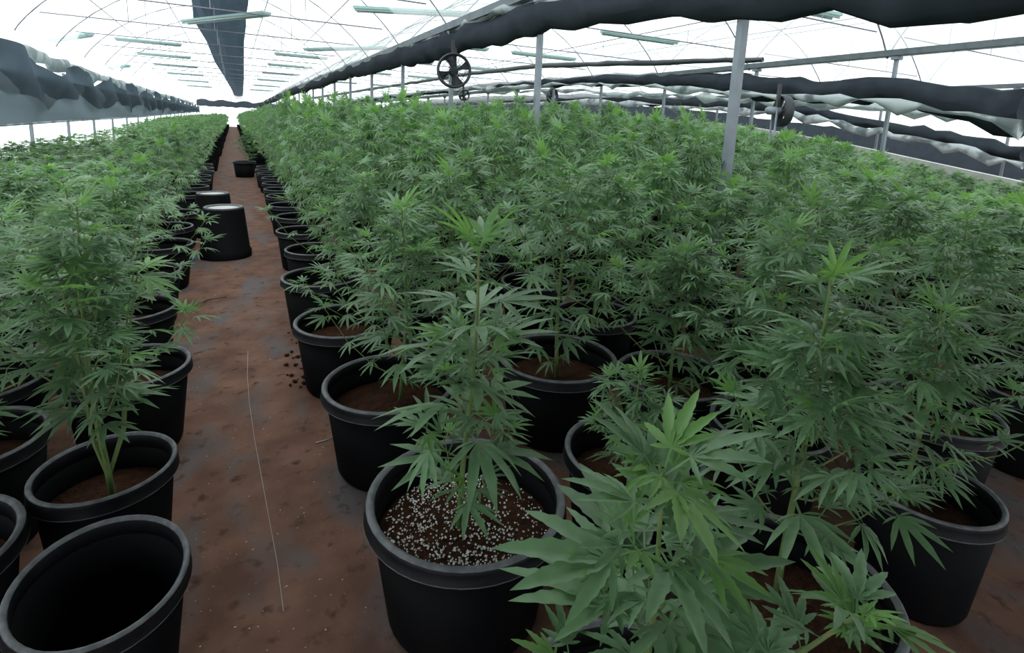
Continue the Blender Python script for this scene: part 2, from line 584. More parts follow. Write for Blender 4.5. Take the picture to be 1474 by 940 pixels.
# left side curtain: smooth pale sheet below, dark swags above
vs, fs = [], []
yl = np.concatenate([np.arange(6, 34, .5), np.arange(34, YE-.5, 2.0)])
for k, y in enumerate(yl):
    zb = np.interp(y, [6, 13.5, 18.5, 31, 75], [1.07, 1.11, 1.15, 1.22, 1.7])
    for j, t in enumerate(np.linspace(0, 1, 7)):
        vs.append((XL+.22+.05*math.sin(t*7+y*.7)+.08*t, y, zb+(2.0-zb+.1)*t))
for k in range(len(yl)-1):
    for j in range(6):
        fs.append((k*7+j, (k+1)*7+j, (k+1)*7+j+1, k*7+j+1))
tag(link('side_curtain', MB().add(vs, fs).mesh('side_curtain', M['cloth_pale'], True)), 'smooth pale blue-grey sheet hanging along the left wall', 'curtain')
tag(link('curtain_rail', MB().tube([(XL+.22, y, np.interp(y, [6, 13.5, 18.5, 31, 75], [1.05, 1.09, 1.13, 1.2, 1.68])) for y in yl], .025, n=6).mesh('curtain_rail', M['roll_white'], True)), 'pale rail along the bottom edge of the left sheet', 'rail')
vs, fs = [], []
yl2 = np.concatenate([np.arange(6, 50, .3), np.arange(50, YE-.5, 1.2)])
NJ = 6
for k, y in enumerate(yl2):
    saw = ((y-14.0) % 4.3)/4.3
    crest = 2.58 - .55*min(1, abs(saw*1.35 if saw < .6 else (1-saw)*2.0))
    crest += random.uniform(-.04, .04)
    if y < 14.4:
        crest = 2.62
    low = 1.62 + .16*math.sin(y*1.1)+.08*math.sin(y*2.7)
    for j in range(NJ):
        t = j/(NJ-1)
        vs.append((XL+.34+.09*math.sin(y*2.2+t*3)+.05*t, y, low+(crest-low)*t))
for k in range(len(yl2)-1):
    for j in range(NJ-1):
        fs.append((k*NJ+j, (k+1)*NJ+j, (k+1)*NJ+j+1, k*NJ+j+1))
tag(link('shade_curtain', MB().add(vs, fs).mesh('left_swag', M['cloth_mid'], True)), 'slate grey shade cloth hung in zigzag swags along the left wall', 'curtain')
drape('film_roll', XL+.15, [(10, 2.72, 2.4), (16, 2.66, 2.38), (26, 2.62, 2.3), (40, 2.62, 2.3), (70, 2.7, 2.4)], .16, M['roll_white'], 'pale crumpled plastic film above the left zigzag curtain', 22, .1, cat='film roll')

# ridge strip of bunched cloth
rows = [(-60, 262, 362), (0, 276, 357), (22, 278, 354), (34, 284, 354), (55, 297, 351), (85, 309, 351), (110, 324, 351), (128, 334, 350), (142, 339, 349)]
vs, fs = [], []
RZ = 4.25
cross = []
for py, a, c in rows:
    z = RZ if py < 100 else RZ-.15*(py-100)/42
    cross.append((on_z(a, py, z), on_z(c, py, z)))
for k, (a, c) in enumerate(cross):
    for t in np.linspace(0, 1, 7):
        p = a*(1-t)+c*t
        vs.append((p[0], p[1], p[2]+.10*math.sin(t*9+k)+.05))
nn = len(cross)
for k, (a, c) in enumerate(cross):
    for t in np.linspace(0, 1, 7):
        p = a*(1-t)+c*t
        vs.append((p[0], p[1], p[2]-.10-.16*math.sin(t*math.pi)+random.uniform(-.05, .05)))
for k in range(nn-1):
    for j in range(6):
        fs.append((k*7+j, (k+1)*7+j, (k+1)*7+j+1, k*7+j+1))
        o = nn*7
        fs.append((o+k*7+j, o+k*7+j+1, o+(k+1)*7+j+1, o+(k+1)*7+j))
    for j in (0, 6):
        o = nn*7
        fs.append((k*7+j, o+k*7+j, o+(k+1)*7+j, (k+1)*7+j))
tag(link('ridge_curtain', MB().add(vs, fs).mesh('ridge_curtain', M['ridge'])), 'slate grey cloth strip hanging along the roof ridge above the aisle', 'curtain')


# ------------------------------------------------------------------ lamps (switched off twin tube fixtures)
def lamp_fixture(p, q, label, group):
    p, q = Vector(p), Vector(q)
    d = q-p
    Ln = d.length
    e = tag(link('lamp_fixture', None, loc=(p+q)/2, rz=math.atan2(d.y, d.x)), label, 'light fixture', group)
    link('housing', MB().box((0, 0, .05), (Ln, .22, .05)).mesh('housing', M['lamp']), e)
    for s in (-1, 1):
        link('tube', MB().tube([(-Ln/2+.03, s*.07, 0), (Ln/2-.03, s*.07, 0)], .022, n=8).mesh('tube', M['tube'], True), e)
        link('suspension_wire', MB().tube([(s*Ln*.38, 0, .07), (s*Ln*.38, 0, .38)], .005, n=4).mesh('suspension_wire', M['wire']), e)


ZL = 3.62
fx = [((247, 36), (410, 19), 'long lamp fixture crossing the ridge cloth strip above the aisle'),
      ((43, 66), (175, 44), 'pale green lamp fixture at upper left above the zigzag curtain'),
      ((510, 15), (690, 24), 'long pale lamp fixture left of where the main curtain meets the top'),
      ((125, 104), (226, 90), 'pale green lamp fixture just above the left zigzag curtain crests'),
      ((435, 73), (560, 70), 'pale lamp fixture between the ridge strip and main dark curtain')]
for (a, c, lb) in fx:
    zl = 3.15 if a[0] == 125 else 3.4 if a[0] == 43 else ZL
    p, q = on_z(*a, zl), on_z(*c, zl)
    m_ = (p+q)/2
    L_ = min(np.linalg.norm(q-p), 3.2)
    dd = (q-p)/np.linalg.norm(q-p)
    lamp_fixture(m_-dd*L_/2, m_+dd*L_/2, lb, None)
for k, yy in enumerate((21.5, 26, 31, 37, 44, 52)):
    for xx in (-2.3, 2.3):
        lamp_fixture((xx-.9, yy, ZL), (xx+.9, yy, ZL), 'small distant lamp fixture %s, %s cross row under the aisle roof' % ({-2.3: 'left of the ridge strip', .2: 'under the ridge strip', 2.3: 'right of the ridge strip'}[xx], ORD[k]), 'far lamp fixtures of the aisle bay')
for k, yy in enumerate((6.5, 10.5, 15, 20, 26, 34)):
    for xx in (5.6, 8.6):
        lamp_fixture((xx-1.1, yy, ZL), (xx+1.1, yy, ZL), 'pale lamp fixture under the second bay roof, %s half, %s cross row' % ('near' if xx < 7 else 'far', ORD[k]), 'lamp fixtures of the second bay')


# ------------------------------------------------------------------ fans
def fan(p, rz, r, label, group=None, double=False, stand=True):
    e = tag(link('circulation_fan', None, loc=p, rz=rz), label, 'fan', group)
    n = 36
    prof = [(r-.012+.024*math.cos(a), .09*math.sin(a)) for a in np.linspace(0, 2*math.pi, 9)[:-1]]
    link('shroud', MB().lathe(prof, n, close=True, axis='y').mesh('shroud', M['fan'], True), e)
    g = MB()
    for rr in (.35, .68):
        g.lathe([(r*rr+.004*math.cos(a), .07+.004*math.sin(a)) for a in np.linspace(0, 2*math.pi, 5)[:-1]], 28, close=True, axis='y')
    for k in range(8):
        a = math.pi*k/8
        g.tube([(-r*math.cos(a), -.07, -r*math.sin(a)), (r*math.cos(a), -.07, r*math.sin(a))], .004, n=4)
    link('guard', g.mesh('guard', M['fan']), e)
    hub = link('hub', MB().lathe([(0.001, -.05), (.05, -.05), (.06, 0), (.06, .04), (.001, .04)], 16, axis='y').mesh('hub', M['fan'], True), e)
    for k in range(4):
        a0 = math.pi/2*k+.4
        vs = []
        for rr, w in ((.05, .16), (r*.55, .30), (r*.93, .36)):
            for s in (-1, 1):
                a = a0+s*w*(.9 if rr > .06 else 1.5)
                vs.append((rr*math.cos(a), s*.03, rr*math.sin(a)))
        vs2 = [(x, y_+.006, z) for x, y_, z in vs]
        q = [(0, 2, 3, 1), (2, 4, 5, 3)]
        link('blade', MB().add(vs, q).add(vs2, [t[::-1] for t in q]).mesh('blade', M['fan']), e)
    link('motor', MB().lathe([(.001, .06), (.075, .06), (.08, .10), (.08, .30), (.055, .34), (.001, .34)], 16, axis='y').mesh('motor', M['metal'] if double else M['fan'], True), e)
    link('mounting_bracket', MB().box((0, .12, r*.5+.1), (.09, .05, r+.25)).box((0, .12, -r*.5), (.06, .04, r)).mesh('mounting_bracket', M['fan']), e)
    if stand:
        for s_ in (-1, 1):
            link('stand_leg', MB().tube([(s_*.09, .16, -p[2]), (s_*.09, .16, .02)], .022, n=8).mesh('stand_leg', M['metal'], True), e)
    return e


p = on_x(652, 102, X1-.18)
fan((p[0], p[1]-.05, p[2]), math.radians(-18), .27, 'large dark round fan hanging below the main curtain', stand=False)
p = on_x(1127, 160, X2-.95)
fan((p[0], p[1], p[2]), math.radians(62), .30, 'grey fan with motor seen edge on, right of the broad post', double=True)
p = on_x(668, 137, X2-.95)
fan((p[0], p[1], p[2]), 0, .26, 'tiny dark fan far behind, just right of the large round fan')
p = on_x(795, 138, 13.8)
fan((p[0], p[1], p[2]), .3, .35, 'small dark far fan right of the second post')

# ------------------------------------------------------------------ plants
def leaf_geo(n, droop, hi=False, fold=.18, seed=0, wid=.16):
    r = random.Random(seed)
    ang = {7: [0, 27, -27, 56, -56, 96, -96], 5: [0, 34, -34, 76, -76], 3: [0, 40, -40]}[n]
    ln = {7: [1, .9, .9, .68, .68, .36, .36], 5: [1, .85, .85, .5, .5], 3: [1, .7, .7]}[n]
    ts = [.3, .65] if not hi else [.12, .2, .26, .36, .42, .52, .58, .68, .74, .84]
    V, Fc = [], []
    pet = .28
    z0 = 0.02
    w = .012
    V += [(-w, 0, 0), (w, 0, 0), (w, pet, z0), (-w, pet, z0)]
    Fc += [(0, 1, 2, 3)]
    for a, l in zip(ang, ln):
        a = math.radians(a+r.uniform(-5, 5))
        l = l*(1-pet)*r.uniform(.93, 1.05)
        dr = droop*r.uniform(.75, 1.3)+.12*abs(a)
        ca, sa = math.sin(a), math.cos(a)

        def P(t, s):
            wl = wid*l*(math.sin(math.pi*min(1, t*.92+.04)**.85))*.5
            if hi:
                wl *= 1.0 if int(round(t*100)) in (20, 36, 52, 68, 84) else .8
            along = l*t*(1-.12*dr*t)
            sx = s*wl
            z = z0-dr*l*t*t*.6+(fold*wl*2 if s else 0)
            return (ca*along+sa*sx, pet+sa*along-ca*sx, z)
        o = len(V)
        V.append(P(0, 0))
        for t in ts:
            V += [P(t, -1), P(t, 0), P(t, 1)]
        V.append(P(1, 0))
        m_ = len(ts)
        Fc += [(o, o+1, o+2), (o, o+2, o+3)]
        for k in range(m_-1):
            b_ = o+1+3*k
            Fc += [(b_, b_+3, b_+4, b_+1), (b_+1, b_+4, b_+5, b_+2)]
        b_ = o+1+3*(m_-1)
        Fc += [(b_, o+1+3*m_, b_+1), (b_+1, o+1+3*m_, b_+2)]
    return np.array(V), Fc


def lite_geo(n, droop, seed=0, wid=.2):
    """each leaflet a bent kite of four triangles"""
    r = random.Random(seed)
    ang = {7: [0, 27, -27, 56, -56, 96, -96], 5: [0, 34, -34, 76, -76], 3: [0, 42, -42]}[n]
    ln = {7: [1, .9, .9, .68, .68, .36, .36], 5: [1, .85, .85, .5, .5], 3: [1, .75, .75]}[n]
    V, Fc = [], []
    pet = .22
    for a, l in zip(ang, ln):
        a = math.radians(a+r.uniform(-6, 6))
        l *= 1-pet
        dr = droop*r.uniform(.7, 1.3)+.1*abs(a)
        ca, sa = math.sin(a), math.cos(a)
        o = len(V)
        for t, s in ((0, 0), (.42, -1), (.42, 1), (1, 0)):
            wl = wid*l*.5
            V.append((ca*l*t+sa*s*wl, pet+sa*l*t-ca*s*wl, -dr*l*t*t*.6+(.03 if s else 0)*l))
        Fc += [(o, o+1, o+2), (o+1, o+3, o+2)]
    return np.array(V), Fc


def tri_mesh(name, V, Fc, m, smooth=True):
    me = bpy.data.meshes.new(name)
    me.from_pydata([tuple(v) for v in V], [], Fc)
    for q in (m if isinstance(m, list) else [m]):
        me.materials.append(q)
    if smooth:
        me.polygons.foreach_set('use_smooth', [True]*len(me.polygons))
    return me


NEAR_GEO = [leaf_geo(7, d, False, seed=s) for s, d in enumerate((.15, .35, .6, .25))]+[leaf_geo(5, .3, False, seed=9)]
HI_GEO = [leaf_geo(7, d, True, seed=20+s, wid=.21) for s, d in enumerate((.08, .22, .42, .14))]+[leaf_geo(5, .2, True, seed=29, wid=.22)]
LITE_GEO = [lite_geo(7, d, seed=40+s) for s, d in enumerate((.25, .55, .8))]+[lite_geo(5, .4, seed=45)]
TINY_GEO = [lite_geo(5, d, seed=60+s, wid=.26) for s, d in enumerate((.25, .6))]+[lite_geo(3, .4, seed=65, wid=.3)]
NEAR_ME = {(k, y): tri_mesh('leaf', V, Fc, M['young' if y else 'leaf']) for k, (V, Fc) in enumerate(NEAR_GEO) for y in (0, 1)}
HI_ME = {(k, y): tri_mesh('leaf', V, Fc, M['young' if y else 'leaf']) for k, (V, Fc) in enumerate(HI_GEO) for y in (0, 1)}


def frame(az, pitch, roll):
    d = np.array([math.cos(az)*math.cos(pitch), math.sin(az)*math.cos(pitch), math.sin(pitch)])
    x = np.array([math.sin(az), -math.cos(az), 0.0])
    n = np.cross(x, d)
    c, s = math.cos(roll), math.sin(roll)
    x2 = c*x+s*n
    n2 = -s*x+c*n
    return np.stack([x2, d, n2], 1)


def gen_plant(seed, h, nodes=9, spread=.22, leaf=.15, clear=.06, lean=(0, 0), branch_leaf=.62, twig=3, apex=8, forks=0, apex_up=(12, 68)):
    """returns leaves [(pos, R, size, young)] and stem paths; z=0 at the soil"""
    r = random.Random(seed)
    L, S = [], []

    def axis(t):
        return np.array([lean[0]*t**1.3+.012*math.sin(t*5+seed), lean[1]*t**1.3+.012*math.cos(t*4+seed), h*t])
    S.append(([axis(t) for t in np.linspace(0, 1, 9)], .0095*(h/.8)**.5, .003))
    for i in range(nodes):
        t = (clear+(h-clear)*((i+.35)/nodes)**.8)/h
        p = axis(t)
        az0 = i*math.pi/2+r.uniform(-.4, .4)+seed
        sz = leaf*(.55+.55*math.sin(math.pi*min(1, (t*.9+.1))**.9))*(1-.35*t**5)*(.5+.5*min(1, t/.35))
        for sd in (0, 1):
            az = az0+math.pi*sd+r.uniform(-.25, .25)
            pit = math.radians(-14+42*t+r.uniform(-12, 12))
            L.append((p, frame(az, pit, r.uniform(-.4, .4)), sz*r.uniform(.85, 1.15), False))
            bl = spread*(1-t)**.55*(.55+.9*math.sin(math.pi*min(1, t+.25)))*r.uniform(.75, 1.15)
            if t > .9 or bl < .04:
                continue
            a2 = az+r.uniform(-.3, .3)
            up = math.radians(r.uniform(5, 25)+35*t)
            pts = []
            for q in np.linspace(0, 1, 4):
                pts.append(p+np.array([math.cos(a2)*bl*q*(1-.15*q), math.sin(a2)*bl*q*(1-.15*q), bl*(math.tan(up)*.6*q+.5*q*q)]))
            S.append((pts, .0032, .0015))
            for j in range(twig):
                q = (j+1)/(twig+.3)
                bp = pts[0]*(1-q)+pts[-1]*q
                for s2 in (-1, 1):
                    L.append((bp, frame(a2+s2*r.uniform(.7, 1.4), math.radians(r.uniform(-25, 25)), r.uniform(-.4, .4)), leaf*branch_leaf*r.uniform(.75, 1.15), False))
            for j in range(4):
                L.append((pts[-1], frame(a2+(j-1.5)*1.1+r.uniform(-.3, .3), math.radians(r.uniform(0, 50)), r.uniform(-.3, .3)), leaf*branch_leaf*r.uniform(.6, .95), r.random() < .22))
    for j in range(apex):
        L.append((axis(1)-np.array([0, 0, .03*r.random()]), frame(j*2.4+seed, math.radians(r.uniform(*apex_up)), r.uniform(-.3, .3)), leaf*(.7 if j < 4 else .36)*r.uniform(.8, 1.1), j >= 2))
    for k in range(forks):
        a = k*2.2+seed
        e = np.array([math.cos(a)*spread*.42, math.sin(a)*spread*.42, h*.78])
        for q in (.45, .6, .75, .9, 1.0):
            for s2 in (0, 1, 2):
                L.append((e*np.array([q, q, q]), frame(a+s2*2.1+q*3, math.radians(r.uniform(-20, 40)), r.uniform(-.4, .4)), leaf*r.uniform(.7, 1.0), q > .95))
        S.append(([np.array([0, 0, .09]), np.array([math.cos(a)*spread*.18, math.sin(a)*spread*.18, h*.25]), e*np.array([.7, .7, .75]), e], .006, .002))
    return L, S


def stem_mesh(S, n=5, name='stem'):
    b = MB()
    for pts, r0, r1 in S:
        b.tube(pts, r0, r1, n=n, caps=False)
    return b.mesh(name, M['stem'], True)


def foliage_mesh(L, geos, mats, name='foliage'):
    rr = random.Random(len(L))
    V, Fc, idx = [], [], []
    o = 0
    for p, R, s, yg in L:
        g, f = geos[rr.randrange(len(geos))]
        V.append(g @ R.T*s+p)
        Fc += [tuple(i+o for i in q) for q in f]
        idx += [1 if yg else 0]*len(f)
        o += len(g)
    me = tri_mesh(name, np.concatenate(V), Fc, mats)
    me.polygons.foreach_set('material_index', idx)
    return me


# pots, built at radius .25 and height .38
POT_R, POT_H, SOIL_Z = .25, .38, .26
def pot_body(n, inside=SOIL_Z):
    return MB().lathe([(.001, 0), (.185, 0), (.195, .02), (.232, .33), (.226, .33), (.222, inside), (.215, inside-.03)], n)


pot_me = pot_body(40).mesh('pot', M['pot'], True)
pot_empty_me = MB().lathe([(.001, 0), (.185, 0), (.195, .02), (.232, .33), (.226, .33), (.19, .03), (.001, .03)], 40).mesh('pot', M['pot'], True)
rim_prof = [(.231, .332), (.248, .330), (.252, .333), (.252, .3365), (.248, .340), (.249, .364), (.247, .374), (.241, .380), (.233, .379), (.227, .372), (.224, .36), (.224, .33)]
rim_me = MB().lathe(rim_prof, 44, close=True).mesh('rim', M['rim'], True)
rim_me.materials.append(M['worn_highlight'])
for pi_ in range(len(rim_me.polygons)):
    if pi_//44 in (2, 6, 7, 8):  # top edge and lip line: wear plus painted highlight
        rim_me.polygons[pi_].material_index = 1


def soil_mesh(seed):
    r = random.Random(seed)
    V = [(0, 0, SOIL_Z+.012)]
    Fc = []
    n = 20
    for k, rad in enumerate((.075, .15, .222)):
        for j in range(n):
            a = 2*math.pi*j/n
            V.append((rad*math.cos(a), rad*math.sin(a), SOIL_Z+(r.uniform(-.008, .012) if k < 2 else -.004)))
    for j in range(n):
        Fc.append((0, 1+j, 1+(j+1) % n))
        for k in range(2):
            a, c = 1+k*n, 1+(k+1)*n
            Fc.append((a+j, c+j, c+(j+1) % n, a+(j+1) % n))
    return tri_mesh('soil', V, Fc, M['soil'])


soils = [soil_mesh(s) for s in range(3)]
pot_lo = MB().lathe([(.001, 0), (.185, 0), (.232, .33), (.252, .335), (.252, .375), (.235, .38), (.222, SOIL_Z)], 16).mesh('pot', M['pot'], True)
soil_lo = MB().disc(.223, SOIL_Z, 16).mesh('soil', M['soil'])


def potted(x, y, R, label, group=None, rz=0.0, detail=True, cat='plant'):
    e = tag(link('potted_hemp_plant', None, loc=(x, y, 0), rz=rz), label, cat, group)
    s = (R/POT_R, R/POT_R, 1)
    p = link('pot', pot_me if detail else pot_lo, e, scale=s)
    if detail:
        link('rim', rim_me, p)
    link('soil', soils[int(abs(x*97+y*31)) % 3] if detail else soil_lo, e, scale=s)
    return e


def near_plant(x, y, R, top_z, label, group=None, hi=False, seed=1, off=(0, 0), shoot=None, **kw):
    e = potted(x, y, R, label, group)
    h = top_z-SOIL_Z
    L, S = gen_plant(seed, h, **kw)
    if shoot:
        L2, S2 = gen_plant(seed+1, shoot.pop('top')-SOIL_Z, **shoot)
        L, S = L+L2, S+S2
    o = np.array([off[0], off[1], SOIL_Z])
    link('stem', stem_mesh(S[:1], 7), e, tuple(o))
    for br in S[1:]:
        link('branch', stem_mesh([br], 5, 'branch'), e, tuple(o))
    ms = HI_ME if hi else NEAR_ME
    rr = random.Random(seed)
    for p, Rm, s, yg in L[:290]:
        k = rr.randrange(5)
        lf = link('leaf', ms[(k, 1 if yg else 0)], e)
        T = Matrix.Identity(4)
        A = Rm*s
        for i in range(3):
            for j in range(3):
                T[i][j] = A[i, j]
            T[i][3] = p[i]+o[i]
        lf.matrix_basis = T
    return e


taken = []


def put(x, y, R):
    taken.append((x, y, R))


def zt(x, y, py):
    return z_for(x, y, py)


# --- plants one can pick out, placed from the photograph on the ground
near = []
# x, y, R, apex py, label, options
near.append((.575, 1.33, .295, 355, 'upright hemp plant in black pot of dark soil speckled with white perlite', dict(seed=11, nodes=10, spread=.13, leaf=.30, lean=(.03, .02), branch_leaf=.55, twig=1, off=(-.01, .0))))
near.append((.55, 2.12, .28, 300, 'bushy hemp plant in black pot directly behind the perlite pot beside the aisle', dict(seed=12, spread=.34, leaf=.22, clear=.04, off=(.06, .03), nodes=11)))
near.append((.51, 2.92, .275, 255, 'hemp plant in third black pot from the front along right aisle edge', dict(seed=13, spread=.36, leaf=.22, off=(.10, 0), nodes=11, clear=.04)))
near.append((.51, 3.84, .27, 230, 'hemp plant in fourth black pot from the front along right aisle edge', dict(seed=14, spread=.36, leaf=.21, off=(.10, 0), nodes=11, clear=.04)))
near.append((1.187, 1.312, .24, 540, 'small hemp plant in black pot right of the perlite pot, half hidden', dict(seed=15, nodes=6, spread=.16, leaf=.17)))
near.append((1.35, 2.08, .29, 245, 'tall hemp plant in wide black pot behind the perlite pot, right of the aisle row', dict(seed=16, spread=.40, leaf=.24, nodes=11, clear=.04)))
near.append((1.75, 1.72, .26, 365, 'conical hemp plant with yellow-green top behind the big foreground plant', dict(seed=17, spread=.34, leaf=.24, nodes=12, off=(0, 0), clear=.04)))
near.append((1.186, .713, .25, 400, 'tall conical hemp plant right of centre with bright top and bare lower stem', dict(seed=18, spread=.20, leaf=.23, nodes=11, clear=.16, off=(.04, .04))))
near.append((1.94, .776, .2, 445, 'hemp plant in the black pot at right edge beside the bare floor', dict(seed=19, spread=.26, leaf=.21, nodes=10, off=(-.03, .04))))
near.append((1.80, 1.25, .22, 335, 'hemp plant between the bright-topped plant and the right edge pot', dict(seed=20, spread=.28, leaf=.22, nodes=10, off=(.05, .05))))
near.append((-.39, 1.89, .19, 300, 'bushy hemp plant on forked bare stalks in black pot left of aisle', dict(seed=21, spread=.27, leaf=.19, nodes=12, clear=.24, forks=6, lean=(-.03, .02), off=(.01, -.03), twig=3)))
near.append((-.764, 1.66, .24, 440, 'hemp plant in black pot cut by the left picture edge, beside the empty pot', dict(seed=22, spread=.18, leaf=.16, nodes=7, clear=.2)))
near.append((3.02, 2.62, .24, 272, 'hemp plant standing just in front of the broad grey post', dict(seed=41, spread=.36, leaf=.24, nodes=10)))
near.append((-1.27, 2.2, .24, 330, 'hemp plant in the second row at the left picture edge', dict(seed=42, spread=.4, leaf=.22, nodes=10, clear=.08)))
near.append((-.82, 2.22, .22, 330, 'hemp plant in black pot behind the cut pot at left edge', dict(seed=23, spread=.44, leaf=.2, nodes=11, clear=.08)))
near.append((-.445, 2.67, .24, 270, 'leafy hemp plant in the black pot jutting into the aisle from the left', dict(seed=24, spread=.26, leaf=.19, off=(-.14, 0), nodes=12, clear=.10)))
_g = on_z(353, 256)
near.append((_g[0], _g[1]+.22, .26, 190, 'hemp plant in black pot jutting into the far aisle from the right', dict(seed=43, spread=.34, leaf=.24, nodes=11, off=(.1, 0), twig=3)))
BIG = (.61, .60, .24)
for x, y, R, py, lb, kw in near:
    near_plant(x, y, R, zt(x+kw.get('off', (0, 0))[0], y+kw.get('off', (0, 0))[1], py), lb, **kw)
    put(x, y, R)

# the large foreground plant
h_big = zt(BIG[0], BIG[1], 665)
near_plant(BIG[0], BIG[1], BIG[2], h_big, 'large blurred foreground hemp plant with broad leaves at bottom right of centre', hi=True, seed=31, nodes=8, spread=.12, leaf=.30, clear=.12, branch_leaf=.55, twig=0, apex=10, apex_up=(2, 42),
           shoot=dict(top=zt(.80, .37, 880), nodes=7, spread=.05, leaf=.19, clear=.22, lean=(.19, -.23), twig=0, apex=11, apex_up=(0, 45)))
put(*BIG)

# perlite on the speckled pot
pl = bpy.data.objects
sp = MB()
r = random.Random(5)
base = [(1, 0, 0), (-1, 0, 0), (0, 1, 0), (0, -1, 0), (0, 0, 1), (0, 0, -1)]
of = [(0, 2, 4), (2, 1, 4), (1, 3, 4), (3, 0, 4), (2, 0, 5), (1, 2, 5), (3, 1, 5), (0, 3, 5)]
for k in range(1400):
    a, q = r.uniform(0, 2*math.pi), math.sqrt(r.random())*.245
    px_, py_ = q*math.cos(a), q*math.sin(a)
    if px_ > .12 and r.random() < .6:
        continue
    s = r.uniform(.0018, .0052)
    sp.add([(px_+v[0]*s*r.uniform(.7, 1.2), py_+v[1]*s, SOIL_Z+.008+v[2]*s*.8+r.uniform(0, .004)) for v in base], of)
first = [o for o in COL.objects if o.name == 'potted_hemp_plant'][0]
tag(link('perlite', sp.mesh('perlite', M['perlite']), first), 'white perlite specks on dark soil', kind='stuff')

# ------------------------------------------------------------------ loose pots
e = tag(link('plant_pot', None, loc=(-.325, 1.44, 0)), 'empty round black plastic pot in the bottom left corner', 'pot')
e.rotation_euler = (math.radians(9), math.radians(2), 0)
e.location.z = .018
s = (.178/POT_R, .178/POT_R, 1)
p = link('pot', pot_empty_me, e, scale=s)
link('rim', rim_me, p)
cl = MB()
r = random.Random(2)
for k in range(9):
    a, q = r.uniform(0, 6.28), r.uniform(0, .05)
    s_ = r.uniform(.018, .035)
    cl.add([(.03+q*math.cos(a)+v[0]*s_, -.06+q*math.sin(a)+v[1]*s_, .03+s_*.6+v[2]*s_) for v in base], of)
link('soil_clod', cl.mesh('soil_clod', M['soil'], True), e)
put(-.325, 1.44, .19)

up_me = MB().lathe([(.252, 0), (.252, .05), (.238, .055), (.195, .365), (.186, .38), (.150, .374), (.001, .372)], 40).mesh('pot', M['pot'], True)
foot_me = MB().lathe([(.187, .372), (.190, .384), (.182, .388), (.152, .384), (.150, .374)], 40).mesh('foot_ring', M['worn_highlight'], True)
dust_me = MB().disc(.152, .376, 30).mesh('dusty_base', M['concrete'])
for (px, py, sc_, lb) in ((325, 372, 1.05, 'upside-down black pot standing in the aisle, nearer of the pair'), (309, 341, 1.0, 'upside-down black pot in the aisle, partly hidden behind the other')):
    g = on_z(px, py)
    k = .235*sc_/.252
    e = tag(link('upturned_pot', None, loc=(g[0], g[1]+.12, 0)), lb, 'pot')
    p = link('pot', up_me, e, scale=(k, k, 1.35))
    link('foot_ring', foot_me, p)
    link('dusty_base', dust_me, p)
    put(g[0], g[1]+.12, .25)
g = on_z(272, 374)
b = MB()
b.add([(-.06, -.03, 0.003), (.05, -.04, .012), (.07, .03, .03), (-.04, .05, .022), (0, .0, .05)], [(0, 1, 4), (1, 2, 4), (2, 3, 4), (3, 0, 4), (3, 2, 1, 0)])
tag(link('plastic_scrap', b.mesh('plastic_scrap', M['blue']), loc=(g[0], g[1], 0)), 'small blue plastic scrap on the floor beside the upturned pots', 'scrap')

# thread and twigs on the aisle floor
pts = [on_z(px, py, .004) for px, py in ((357, 505), (356, 540), (359, 580), (366, 630), (377, 690), (388, 750), (399, 810), (408, 880))]
tag(link('floor_thread', MB().tube(pts, .0010, n=4).mesh('floor_thread', M['string'])), 'thin pale thread lying lengthwise along the aisle floor', 'thread')
pts = [on_z(px, py, .008) for px, py in ((222, 452), (250, 447), (282, 441), (300, 432), (326, 428))]
tag(link('floor_twig', MB().tube([p+np.array([0, 0, random.uniform(0, .008)]) for p in pts], .008, .004, n=5).mesh('floor_twig', M['wood'])), 'dark dry twig lying across the aisle floor', 'twig')
pts = [on_z(px, py, .004) for px, py in ((455, 637), (470, 633), (482, 627), (480, 622))]
tag(link('straw', MB().tube(pts, .003, n=4).mesh('straw', M['string'])), 'short pale straw on the floor beside the pots right of the aisle', 'straw')
ch = MB()
r = random.Random(12)
for k in range(110):
    px, py = r.uniform(255, 620), r.uniform(420, 938)
    g = on_z(px, py)
    s_ = r.uniform(.0012, .0035)
    ch.add([(g[0]+v[0]*s_*r.uniform(.6, 1.8), g[1]+v[1]*s_, s_*.6+v[2]*s_*.6) for v in base], of)
tag(link('floor_chips', ch.mesh('floor_chips', M['chip'])), 'pale crumbs and chips scattered over the aisle floor', 'debris', kind='stuff')
cd = MB()
for k in range(60):
    px, py = r.gauss(438, 14), r.uniform(470, 560)
    g = on_z(px, py)
    s_ = r.uniform(.006, .018)
    cd.add([(g[0]+v[0]*s_*r.uniform(.6, 1.4), g[1]+v[1]*s_, s_*.5+v[2]*s_*.7) for v in base], of)
tag(link('soil_crumbs', cd.mesh('soil_crumbs', M['soil'], True)), 'red soil crumbs heaped along the foot of the right pots', 'soil', kind='stuff')

# ------------------------------------------------------------------ the field
TOP = [(-200, 250), (0, 222), (60, 200), (100, 206), (200, 186), (320, 171), (345, 163), (480, 156), (650, 162), (800, 168), (1000, 184), (1200, 208), (1350, 240), (1474, 266), (1700, 310)]


def edge_depth(px):
    # depth at which the planted field ends along this picture column
    d = ray(px, 180)
    tx = (14.6 if d[0] > 0 else 3.6)/abs(d[0]) if abs(d[0]) > 1e-6 else 1e9
    t = min(tx, 76/d[1] if d[1] > 0 else 1e9)
    return (d*t) @ CF


